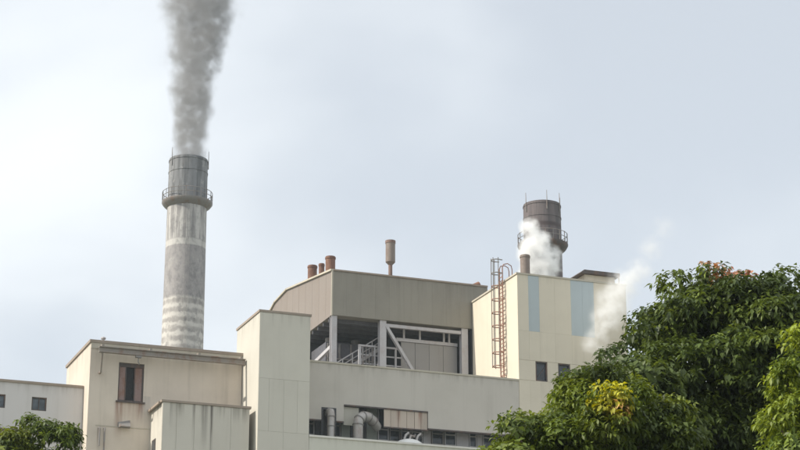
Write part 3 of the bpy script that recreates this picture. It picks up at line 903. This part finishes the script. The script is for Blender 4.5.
stub('flue_stub', 62.66, 136.0, GZ - 0.48, 47.6, 0.38, M['stack_tan'], 'tan flue stub standing alone on the blue-striped tower roof beside the ladder', 'flue')

# caged ladder on the tower's left face
lad = thing('caged_ladder', (GX0 - 0.2, 135.0, 36.02), 'rusty caged ladder up the sunlit left side of the blue-striped tower', 'ladder')
LXs = GX0 - 0.22
for y in (134.72, 135.30):
    mb = MB().bar((LXs, y, 36.3), (LXs, y, 46.0), 0.07)
    mb.tube([(LXs, y, 46.0), (LXs + 0.1, y, 46.25), (LXs + 0.45, y, 46.35), (LXs + 0.75, y, 46.2), (LXs + 0.82, y, 45.9), (LXs + 0.82, y, GZ - 0.48)], 0.04, 6)
    mb.build('stringer', M['ladder_rust'], lad)
for i in range(30):
    z = 36.6 + i * 0.31
    MB().bar((LXs, 134.755, z), (LXs, 135.265, z), 0.045).build('rung', M['ladder_rust'], lad)
hoop_z = [38.2 + i * 1.05 for i in range(9)]
for z in hoop_z:
    pts = [(LXs, 134.72, z)] + [(LXs - 0.38 - 0.38 * math.sin(R(a)), 135.01 - 0.36 * math.cos(R(a)), z) for a in range(0, 181, 20)] + [(LXs, 135.30, z)]
    MB().tube(pts, 0.042, 6).build('hoop', M['steel_grey'] if z > 44.5 else M['ladder_rust'], lad)
for a in (0, 60, 120, 180):
    x, y = LXs - 0.38 - 0.40 * math.sin(R(a)), 135.01 - 0.38 * math.cos(R(a))
    MB().bar((x, y, 38.1), (x, y, 46.75), 0.05).build('cage_strap', M['steel_grey'], lad)
for z in (37.5, 39.5, 41.5, 43.5):
    for y in (134.72, 135.30):
        MB().bar((LXs, y, z), (GX0 - 0.002, y, z), 0.06).build('wall_bracket', M['ladder_rust'], lad)

# ------------------------------------------------------------------ chimneys
def chimney(name, c, ztop, r_top, r_base, plat, pr, mat, label, rods, n_rail=20, wall=0.25):
    o = thing(name, (c[0], c[1], 0), label, 'chimney', 'smokestacks')
    z_mid = plat[0]
    rm = r_top + (r_base - r_top) * (ztop - z_mid) / ztop
    prof_ = []
    for i in range(13):
        z = z_mid * i / 12
        prof_.append((r_base + (rm - r_base) * i / 12, z))
    prof_ += [(r_top, ztop), (r_top - wall, ztop), (r_top - wall, ztop - 6), (0.05, ztop - 6)]
    MB().lathe(prof_, c, 56).build('shaft', mat, o, smooth=True)
    for z in (ztop - 0.28, ztop - 1.6):
        MB().lathe([(r_top + .01, z), (r_top + 0.05, z), (r_top + 0.05, z + 0.14), (r_top + .01, z + 0.14)], c, 56, closed=True).build('steel_band', mat, o, smooth=True)
    # bracketed walkway
    z0, z1 = plat
    MB().lathe([(rm + .004, z0), (pr - 0.25, z0 + (z1 - z0) * 0.45), (pr - 0.05, z1 - 0.14), (pr - 0.05, z1), (rm + .004, z1)], c, 40, closed=True).build('platform', M['frame_dark'] if name != 'grey_chimney' else M['steel_grey'], o, smooth=True)
    for zz in (0.55, 1.05):
        pts = [(c[0] + (pr - 0.1) * math.cos(2 * math.pi * k / 36), c[1] + (pr - 0.1) * math.sin(2 * math.pi * k / 36), z1 + zz) for k in range(37)]
        MB().tube(pts, 0.035, 5, caps=False).build('rail', M['steel_grey'], o)
    for k in range(n_rail):
        a = 2 * math.pi * k / n_rail
        x, y = c[0] + (pr - 0.1) * math.cos(a), c[1] + (pr - 0.1) * math.sin(a)
        MB().bar((x, y, z1), (x, y, z1 + 1.1), 0.06).build('rail_post', M['steel_grey'], o)
    for k, a in enumerate(rods):
        x, y = c[0] + (r_top + 0.07) * math.cos(R(a)), c[1] + (r_top + 0.07) * math.sin(R(a))
        MB().tube([(x, y, ztop - 1.0), (x, y, ztop + 1.05)], [0.055, 0.03], 6).build('lightning_rod', M['steel_grey'], o)
    # rungs of the climbing ladder
    a = R(-100)
    ux, uy = math.cos(a), math.sin(a)
    mb = MB()
    for s in (-0.2, 0.2):
        mb.bar((c[0] + ux * (r_base + 0.14) - uy * s, c[1] + uy * (r_base + 0.14) + ux * s, 3), (c[0] + ux * (rm + 0.14) - uy * s, c[1] + uy * (rm + 0.14) + ux * s, z0), 0.05)
    mb.build('ladder_rail', mat, o)
    return o


chimney('grey_chimney', (52.08, 200.0), 75.6, 2.10, 2.55, (70.0, 70.75), 2.80, M['chimney_grey'],
        'tall grey concrete chimney pouring grey smoke, peeling white paint bands below its walkway', (-160, -20, 60, 120))
chimney('brown_chimney', (85.0, 180.0), 68.15, 1.95, 2.3, (62.9, 63.8), 2.68, M['chimney_brown'],
        'dark brown chimney behind the blue-striped tower, half hidden by white steam', (-170, -100, -50, -5))

# ------------------------------------------------------------------ smoke and steam
def volume_mat(name, colour, density, build, aniso=0.2):
    m, n, l = nodes_of(name)
    out = n.new('ShaderNodeOutputMaterial')
    pv = n.new('ShaderNodeVolumePrincipled')
    pv.inputs['Color'].default_value = (*colour, 1)
    pv.inputs['Anisotropy'].default_value = aniso
    tc = n.new('ShaderNodeTexCoord')
    f = build(n, l, tc.outputs['Object'])
    l.new(math_node(n, l, 'MULTIPLY', f, density), pv.inputs['Density'])
    l.new(pv.outputs[0], out.inputs['Volume'])
    return m


def vec(n, l, op, a, b=None, s=None):
    x = n.new('ShaderNodeVectorMath'); x.operation = op
    for i, v in enumerate((a, b)):
        if v is None:
            continue
        if isinstance(v, tuple):
            x.inputs[i].default_value = v
        else:
            l.new(v, x.inputs[i])
    if s is not None:
        if isinstance(s, (int, float)):
            x.inputs['Scale'].default_value = s
        else:
            l.new(s, x.inputs['Scale'])
    return x.outputs['Value'] if op in ('LENGTH', 'DOT_PRODUCT') else x.outputs['Vector']


def noise3(n, l, v, s, detail=5, rough=0.6):
    t_ = n.new('ShaderNodeTexNoise')
    t_.inputs['Scale'].default_value = s; t_.inputs['Detail'].default_value = detail; t_.inputs['Roughness'].default_value = rough
    l.new(v, t_.inputs['Vector'])
    return t_.outputs


def plume_R(hh):
    return 2.1 + 0.03 * hh + 0.0055 * hh * hh


def smoke_field(n, l, P):
    sep = n.new('ShaderNodeSeparateXYZ'); l.new(P, sep.inputs[0])
    Z = sep.outputs['Z']
    Zc = math_node(n, l, 'MAXIMUM', Z, 0.0)
    rad = math_node(n, l, 'ADD', math_node(n, l, 'MULTIPLY_ADD', Zc, 0.03, 2.1), math_node(n, l, 'MULTIPLY', math_node(n, l, 'MULTIPLY', Zc, Zc), 0.0055))
    no = noise3(n, l, P, 0.27, 6, 0.62)
    w = vec(n, l, 'SUBTRACT', no['Color'], (0.5, 0.5, 0.5))
    amp = math_node(n, l, 'MULTIPLY_ADD', Zc, 0.32, 1.1)
    Q = vec(n, l, 'ADD', P, vec(n, l, 'SCALE', w, None, amp))
    w2 = vec(n, l, 'SUBTRACT', noise3(n, l, P, 1.0, 4, 0.6)['Color'], (0.5, 0.5, 0.5))
    Q = vec(n, l, 'ADD', Q, vec(n, l, 'SCALE', w2, None, math_node(n, l, 'MULTIPLY_ADD', Zc, 0.10, 0.5)))
    sq = n.new('ShaderNodeSeparateXYZ'); l.new(Q, sq.inputs[0])
    cx = math_node(n, l, 'MULTIPLY', Zc, 0.035)
    dx = math_node(n, l, 'SUBTRACT', sq.outputs['X'], cx)
    rr = math_node(n, l, 'SQRT', math_node(n, l, 'ADD', math_node(n, l, 'MULTIPLY', dx, dx), math_node(n, l, 'MULTIPLY', sq.outputs['Y'], sq.outputs['Y'])))
    q = math_node(n, l, 'DIVIDE', rr, rad)
    core = ramp(n, l, q, 0.45, 1.05, 1, 0)
    n2 = noise3(n, l, P, 0.8, 5, 0.6)['Fac']
    core = math_node(n, l, 'MULTIPLY', core, ramp(n, l, n2, 0.36, 0.62, 0.15, 1.35))
    return math_node(n, l, 'DIVIDE', core, math_node(n, l, 'POWER', math_node(n, l, 'DIVIDE', rad, 2.1), 1.0))


sm = volume_mat('smoke', (0.46, 0.46, 0.47), 1.5, smoke_field, 0.0)
mb = MB()
pr_ = [(0.05, -0.5), (1.7, -0.5), (1.75, 0.1)]
for k in range(0, 17):
    hh = 0.6 + k * 2.0
    pr_.append((plume_R(hh) * 1.15 + 0.45 + 0.10 * hh, hh))
pr_.append((0.05, pr_[-1][1] + 1.5))
mb.lathe(pr_, (0, 0), 28)
sp = mb.build('smoke_plume', sm)
sp.location = (52.08, 200.0, 75.6)
tag(sp, 'thick grey smoke column rising straight out of the tall grey chimney', 'smoke')


def blob(name, loc, blobs, dens, label, nscale=0.45, amp=1.3, aniso=0.0, thr=(0.0, 0.55)):
    """steam made of overlapping soft balls (x,y,z,r) inside one closed lumpy hull"""
    def field(n, l, P):
        no = noise3(n, l, P, nscale, 6, 0.62)
        Q = vec(n, l, 'ADD', P, vec(n, l, 'SCALE', vec(n, l, 'SUBTRACT', no['Color'], (0.5, 0.5, 0.5)), None, amp))
        acc = None
        for (x, y, z, r, kd) in blobs:
            dd = math_node(n, l, 'DIVIDE', vec(n, l, 'LENGTH', vec(n, l, 'SUBTRACT', Q, (x, y, z))), r)
            v = math_node(n, l, 'MULTIPLY', ramp(n, l, dd, 0.15, 1.0, 1, 0), kd)
            acc = v if acc is None else math_node(n, l, 'ADD', acc, v)
        n2 = noise3(n, l, P, nscale * 2.2, 5, 0.6)['Fac']
        return math_node(n, l, 'MULTIPLY', acc, ramp(n, l, n2, 0.38, 0.62, 0.08, 1.4))
    m = volume_mat(name, (0.998, 0.997, 0.995), dens, field, aniso)
    # hull: the convex skin round all the balls
    src = bmesh.new()
    for (x, y, z, r, kd) in blobs:
        bmesh.ops.create_icosphere(src, subdivisions=2, radius=r * 1.05 + amp * 0.3, matrix=Matrix.Translation((x, y, z)))
    bm = bmesh.new()
    for v in src.verts:
        bm.verts.new(v.co)
    src.free()
    bmesh.ops.convex_hull(bm, input=bm.verts)
    bmesh.ops.delete(bm, geom=[v for v in bm.verts if not v.link_faces], context='VERTS')
    bmesh.ops.recalc_face_normals(bm, faces=bm.faces)
    me = bpy.data.meshes.new(name)
    bm.to_mesh(me); bm.free()
    o = new_obj(name, me, m, None, loc)
    tag(o, label, 'steam')
    return o


blob('steam_plume', (70.3, 150.0, 49.8),
     [(0.0, 0, 1.5, 1.7, 1.0), (-0.6, 0, 2.8, 1.6, 1.0), (0.2, 0, 3.9, 1.4, 0.9), (-0.8, 0, 5.0, 1.1, 0.6), (1.0, 0, 1.8, 1.4, 0.9), (1.3, 0, 2.9, 1.1, 0.6), (-1.0, 0, 1.0, 1.2, 0.7), (0.5, 0, 0.1, 1.6, 1.0)],
     4.0, 'dense white steam billowing in front of the dark brown chimney', 0.55, 1.3)
blob('steam_plume', (67.0, 130.2, 39.0),
     [(-1.3, 0, 0.6, 1.4, 0.7), (-0.5, 0, 2.2, 1.6, 0.8), (0.3, 0, 3.7, 1.8, 0.9), (1.2, 0, 5.2, 1.7, 0.8), (2.4, 0, 6.4, 1.4, 0.45), (3.7, 0, 8.4, 1.3, 0.3), (4.8, 0, 10.2, 1.2, 0.25)],
     1.1, 'thin drifting white steam in front of the right end of the blue-striped tower', 0.5, 1.5)

# ------------------------------------------------------------------ air
m, n, l = nodes_of('haze')
hz_out = n.new('ShaderNodeOutputMaterial')
hz = n.new('ShaderNodeVolumePrincipled')
hz.inputs['Color'].default_value = (0.82, 0.92, 1.0, 1)
hz.inputs['Density'].default_value = 0.00022
hz.inputs['Anisotropy'].default_value = 0.3
l.new(hz.outputs[0], hz_out.inputs['Volume'])
hb = MB().box(-160, 260, -60, 320, -1.0, 120.0).build('haze', m)
hb['kind'] = 'stuff'

# ------------------------------------------------------------------ trees
rng = np.random.default_rng(11)


def norm(v):
    return v / np.maximum(np.linalg.norm(v, axis=-1, keepdims=True), 1e-9)


def whorls_to_mesh(P, D, tint, size, nleaf=8, rg=rng):
    """P anchors (n,3), D twig directions, tint (n,3) -> verts, tris, colours: each whorl is nleaf drooping folded leaves"""
    n = len(P)
    up = np.array([0., 0, 1])
    ref = norm(np.cross(D, rg.normal(size=(n, 3))))
    ref2 = np.cross(D, ref)
    V, F, Cc = [], [], []
    off = 0
    for k in range(nleaf):
        a = 2 * np.pi * (k + rg.uniform(-0.35, 0.35, n)) / nleaf * (1.0 if k < nleaf - 2 else 1.7)
        el = rg.uniform(-0.15, 0.75, n)                 # forward lean along the twig
        d = norm(ref * np.cos(a)[:, None] + ref2 * np.sin(a)[:, None] + D * el[:, None])
        d = norm(d - up * rg.uniform(0.15, 0.55, n)[:, None])
        L = size * rg.uniform(0.65, 1.2, n)
        W = L * rg.uniform(0.18, 0.25, n)
        side = norm(np.cross(d, up + 0.25 * rg.normal(size=(n, 3))))
        nrm = norm(np.cross(side, d))
        base = P + d * 0.02 + D * (rg.uniform(-0.10, 0.03, n)[:, None])
        droop = L * rg.uniform(0.12, 0.40, n)
        m1 = base + d * (L * 0.45)[:, None] - up * (droop * 0.15)[:, None]
        tip = base + d * (L * 0.92)[:, None] - up * droop[:, None]
        fold = (W * 0.30)[:, None] * nrm
        left = m1 + side * W[:, None] + fold
        right = m1 - side * W[:, None] + fold
        v = np.stack([base, left, m1, right, tip], 1)
        V.append(v.reshape(-1, 3))
        idx = off + np.arange(n)[:, None] * 5
        tris = np.stack([idx + np.array([[0, 1, 2]]), idx + np.array([[0, 2, 3]]), idx + np.array([[1, 4, 2]]), idx + np.array([[2, 4, 3]])], 1)
        F.append(tris.reshape(-1, 3))
        c = tint * rg.uniform(0.75, 1.25, n)[:, None]
        Cc.append(np.repeat(c, 5, 0))
        off += 5 * n
    return np.concatenate(V), np.concatenate(F), np.clip(np.concatenate(Cc), 0.005, 0.9)


def tri_mesh(name, V, F, Cc):
    me = bpy.data.meshes.new(name)
    me.vertices.add(len(V)); me.vertices.foreach_set('co', V.astype(np.float32).ravel())
    me.loops.add(len(F) * 3); me.loops.foreach_set('vertex_index', F.astype(np.int32).ravel())
    me.polygons.add(len(F))
    me.polygons.foreach_set('loop_start', np.arange(0, len(F) * 3, 3, dtype=np.int32))
    me.polygons.foreach_set('use_smooth', np.ones(len(F), dtype=bool))
    at = me.color_attributes.new('tint', 'FLOAT_COLOR', 'POINT')
    at.data.foreach_set('color', np.concatenate([Cc, np.ones((len(Cc), 1))], 1).astype(np.float32).ravel())
    me.update(calc_edges=True)
    me.materials.append(M['leaf'])
    return me


CAM = np.array([0, 0, 1.7])
CLUSTERS = {}


def cluster_meshes(key, tints, size):
    """a dozen leaf-whorl meshes shared by the leaf clusters that are objects of their own"""
    if key not in CLUSTERS:
        out = []
        for i in range(12):
            t_ = np.array([tints[i % len(tints)]])
            V, F, Cc = whorls_to_mesh(np.zeros((1, 3)), norm(np.array([[0.25, 0.0, 1.0]])), t_, size * 1.1, 9)
            out.append(tri_mesh('leaf_cluster', V, F, Cc))
        CLUSTERS[key] = out
    return CLUSTERS[key]


def tree(name, base, lobes, n_clump, per, label, tints, size, n_parts, group, trunk_r=0.16, clump_r=(0.38, 0.7), young=(), ftint=None):
    """lobes: (centre xyz, radii xyz) of the crown; leaf clumps sit on and inside them"""
    bx_, by_ = base
    root = thing(name, (bx_, by_, 0), label, 'tree', group)
    # clump centres
    vol = np.array([lb[1][0] * lb[1][1] + lb[1][1] * lb[1][2] for lb in lobes]); vol = vol / vol.sum()
    Cn, Rn, On = [], [], []
    for lb, vshare in zip(lobes, vol):
        c, r = np.array(lb[0]), np.array(lb[1])
        k = max(4, int(n_clump * vshare))
        # even directions on a sphere with jitter
        i = np.arange(k) + 0.5
        ph = np.arccos(1 - 2 * i / k); th = np.pi * (1 + 5 ** 0.5) * i
        dr = np.stack([np.cos(th) * np.sin(ph), np.sin(th) * np.sin(ph), np.cos(ph)], 1)
        dr = norm(dr + rng.normal(size=dr.shape) * 0.18)
        cr = rng.uniform(*clump_r, k)
        sc = np.where(rng.random(k) < 0.25, rng.uniform(0.25, 0.7, k), rng.uniform(0.78, 1.03, k))
        p = c + dr * np.maximum(r - cr[:, None] * 0.75, 0.1) * sc[:, None]
        Cn.append(p); Rn.append(cr); On.append(np.repeat(c[None], k, 0))
    Cn, Rn, On = np.concatenate(Cn), np.concatenate(Rn), np.concatenate(On)
    # whorl anchors on the upper/outer shell of every clump
    m = len(Cn)
    cnt = np.maximum(6, (per * (Rn / Rn.mean()) ** 2).astype(int))
    ci = np.repeat(np.arange(m), cnt)
    dd = norm(rng.normal(size=(len(ci), 3)))
    outw = norm(Cn - On)[ci]
    dd = norm(dd + outw * 0.55 + np.array([0, 0, 0.35]))
    P = Cn[ci] + dd * (Rn[ci] * rng.uniform(0.62, 1.05, len(ci)))[:, None] * np.array([1.1, 1.1, 0.85])
    D = norm(dd + np.array([0, 0, 0.25]) + 0.25 * rng.normal(size=dd.shape))
    # tint per clump, with a few whorls of young leaves
    T = np.array(tints)
    ctint = T[rng.integers(0, len(T), m)] * rng.uniform(0.8, 1.2, (m, 1))
    tint = ctint[ci] * rng.uniform(0.85, 1.15, (len(ci), 1))
    fl = rng.random(len(ci)) < 0.06
    tint[fl] = np.array([0.15, 0.20, 0.035])
    if ftint is not None:
        tint = ftint(P, tint)
    for (yc, yr, ycol, share) in young:
        near = (np.linalg.norm(P - np.array(yc), axis=1) < yr) & (rng.random(len(P)) < share)
        tint[near] = np.array(ycol) * rng.uniform(0.75, 1.25, (near.sum(), 1))
    # trunk and limbs
    zc = min(lb[0][2] for lb in lobes) - 0.2
    top = np.mean([lb[0] for lb in lobes], 0)
    fork = Vector((bx_ + (top[0] - bx_) * 0.35, by_ + (top[1] - by_) * 0.35, max(1.8, zc - 1.6)))
    tp = [Vector((bx_, by_, -0.1)), Vector((bx_ + 0.05, by_ - 0.04, fork.z * 0.4)), fork, Vector((top[0], top[1], top[2] + 0.4))]
    MB().tube([tp[0], tp[0] + Vector((0, 0, 0.35)), tp[1], tp[2], tp[3]], [trunk_r * 1.7, trunk_r * 1.15, trunk_r, trunk_r * 0.85, 0.04], 12).build('trunk', M['bark'], root, smooth=True)
    sel = rng.permutation(m)[:min(m, 34)]
    for i in sel:
        e = Vector(Cn[i]); s_ = rng.uniform(0.0, 0.75)
        st = tp[2].lerp(tp[3], s_)
        mid = st.lerp(e, 0.5) + Vector(rng.normal(size=3) * 0.12) + Vector((0, 0, 0.15))
        MB().tube([st, st.lerp(mid, 0.5), mid, e], [trunk_r * 0.42, trunk_r * 0.34, trunk_r * 0.24, 0.015], 6).build('limb', M['bark'], root, smooth=True)
    # the whorls that show largest become leaf_cluster objects, the others one joined mass
    view = norm(CAM - Cn.mean(0))
    depth = (P - Cn.mean(0)) @ view + 0.35 * ((P - Cn[ci]) @ view)
    vis = P[:, 2] > 1.7 + np.linalg.norm(P[:, :2], axis=1) * 0.187
    depth = np.where(vis, depth, -99)
    order = np.argsort(-depth)
    pick = order[:n_parts]
    rest = np.ones(len(P), bool); rest[pick] = False
    o0 = np.array([bx_, by_, 0.0])
    V, F, Cc = whorls_to_mesh(P[rest] - o0, D[rest], tint[rest], size)
    crown = new_obj('crown', tri_mesh('crown', V, F, Cc), None, root)
    crown['kind'] = 'stuff'
    special = tint[pick]
    ms = cluster_meshes(name + label, tints, size)
    mt = np.array([tints[i % len(tints)] for i in range(12)])
    for i, p_i in enumerate(pick):
        # nearest of the shared tints
        dist = np.abs(mt - tint[p_i]).sum(1) + rng.uniform(0, 0.02, 12)
        if dist.min() > 0.16:
            # rare young shoots keep their own colour
            V, F, Cc = whorls_to_mesh(np.zeros((1, 3)), norm(np.array([[0.25, 0.0, 1.0]])), tint[p_i][None], size * 1.1, 9)
            me = tri_mesh('leaf_cluster', V, F, Cc)
        else:
            me = ms[int(np.argmin(dist))]
        o = bpy.data.objects.new('leaf_cluster', me)
        COL.objects.link(o)
        o.parent = root
        o.location = Vector(P[p_i] - o0)
        q = Vector((0.25, 0, 1)).normalized().rotation_difference(Vector(D[p_i]))
        o.rotation_mode = 'QUATERNION'
        o.rotation_quaternion = q
        s_ = rng.uniform(0.85, 1.15)
        o.scale = (s_, s_, s_)
    return root


DARK = [(0.052, 0.078, 0.018), (0.068, 0.098, 0.021), (0.085, 0.118, 0.025), (0.10, 0.135, 0.03), (0.055, 0.08, 0.024)]
LIGHT = [(0.105, 0.145, 0.022), (0.135, 0.175, 0.026), (0.085, 0.12, 0.022), (0.16, 0.20, 0.03), (0.07, 0.10, 0.022)]
BRIGHT = [(0.15, 0.20, 0.026), (0.18, 0.23, 0.03), (0.11, 0.155, 0.024), (0.21, 0.26, 0.035)]
gt_ = 'broadleaf trees in front of the plant'
tree('mango_tree', (17.9, 29.4),
     [((17.6, 29.3, 8.9), (2.5, 2.5, 3.1)), ((16.2, 28.6, 8.5), (1.6, 1.6, 2.6)), ((19.5, 29.8, 8.9), (2.0, 2.0, 3.0)), ((14.9, 28.0, 7.9), (1.3, 1.3, 2.1)), ((17.5, 28.2, 9.2), (1.6, 1.5, 2.1))],
     480, 46, 'biggest dark green leafy tree with reddish shoots at its top, at the right', DARK, 0.145, 280, gt_, 0.24,
     young=(((17.4, 29.0, 11.85), 0.40, (0.42, 0.20, 0.12), 0.8), ((16.9, 28.8, 11.6), 0.28, (0.36, 0.20, 0.09), 0.5)))
tree('mango_tree', (13.0, 26.4),
     [((13.4, 26.2, 7.25), (1.2, 1.3, 1.95)), ((12.4, 25.9, 6.8), (1.05, 1.0, 1.55)), ((11.55, 25.8, 6.65), (0.95, 0.85, 1.35)), ((14.1, 26.0, 7.0), (1.0, 1.0, 1.5)), ((12.9, 25.35, 7.85), (0.40, 0.42, 0.62))],
     190, 58, 'lighter green tree with a yellow leaf clump, in front of the blue-striped tower', LIGHT, 0.115, 260, gt_, 0.16, (0.28, 0.5),
     young=(((12.88, 25.15, 8.2), 0.36, (0.38, 0.37, 0.04), 0.75), ((13.0, 25.0, 7.98), 0.17, (0.46, 0.30, 0.12), 0.7)))
tree('mango_tree', (16.2, 24.4),
     [((16.0, 24.0, 7.4), (1.25, 1.3, 2.0)), ((15.3, 23.6, 6.6), (0.8, 0.8, 1.2))],
     105, 58, 'bright yellow-green tree cut off by the right edge, before the big dark one', BRIGHT, 0.115, 200, gt_, 0.15, (0.28, 0.5))
tree('mango_tree', (8.5, 45.0),
     [((8.5, 45.0, 10.12), (1.1, 1.2, 1.7)), ((9.45, 45.2, 9.75), (0.95, 1.0, 1.4)), ((7.3, 45.0, 9.9), (1.2, 1.2, 1.65)), ((6.2, 45.0, 9.6), (1.0, 1.0, 1.4))],
     170, 48, 'small green treetop at the bottom left, in front of the low pale building', LIGHT, 0.15, 140, gt_, 0.16, (0.3, 0.5))
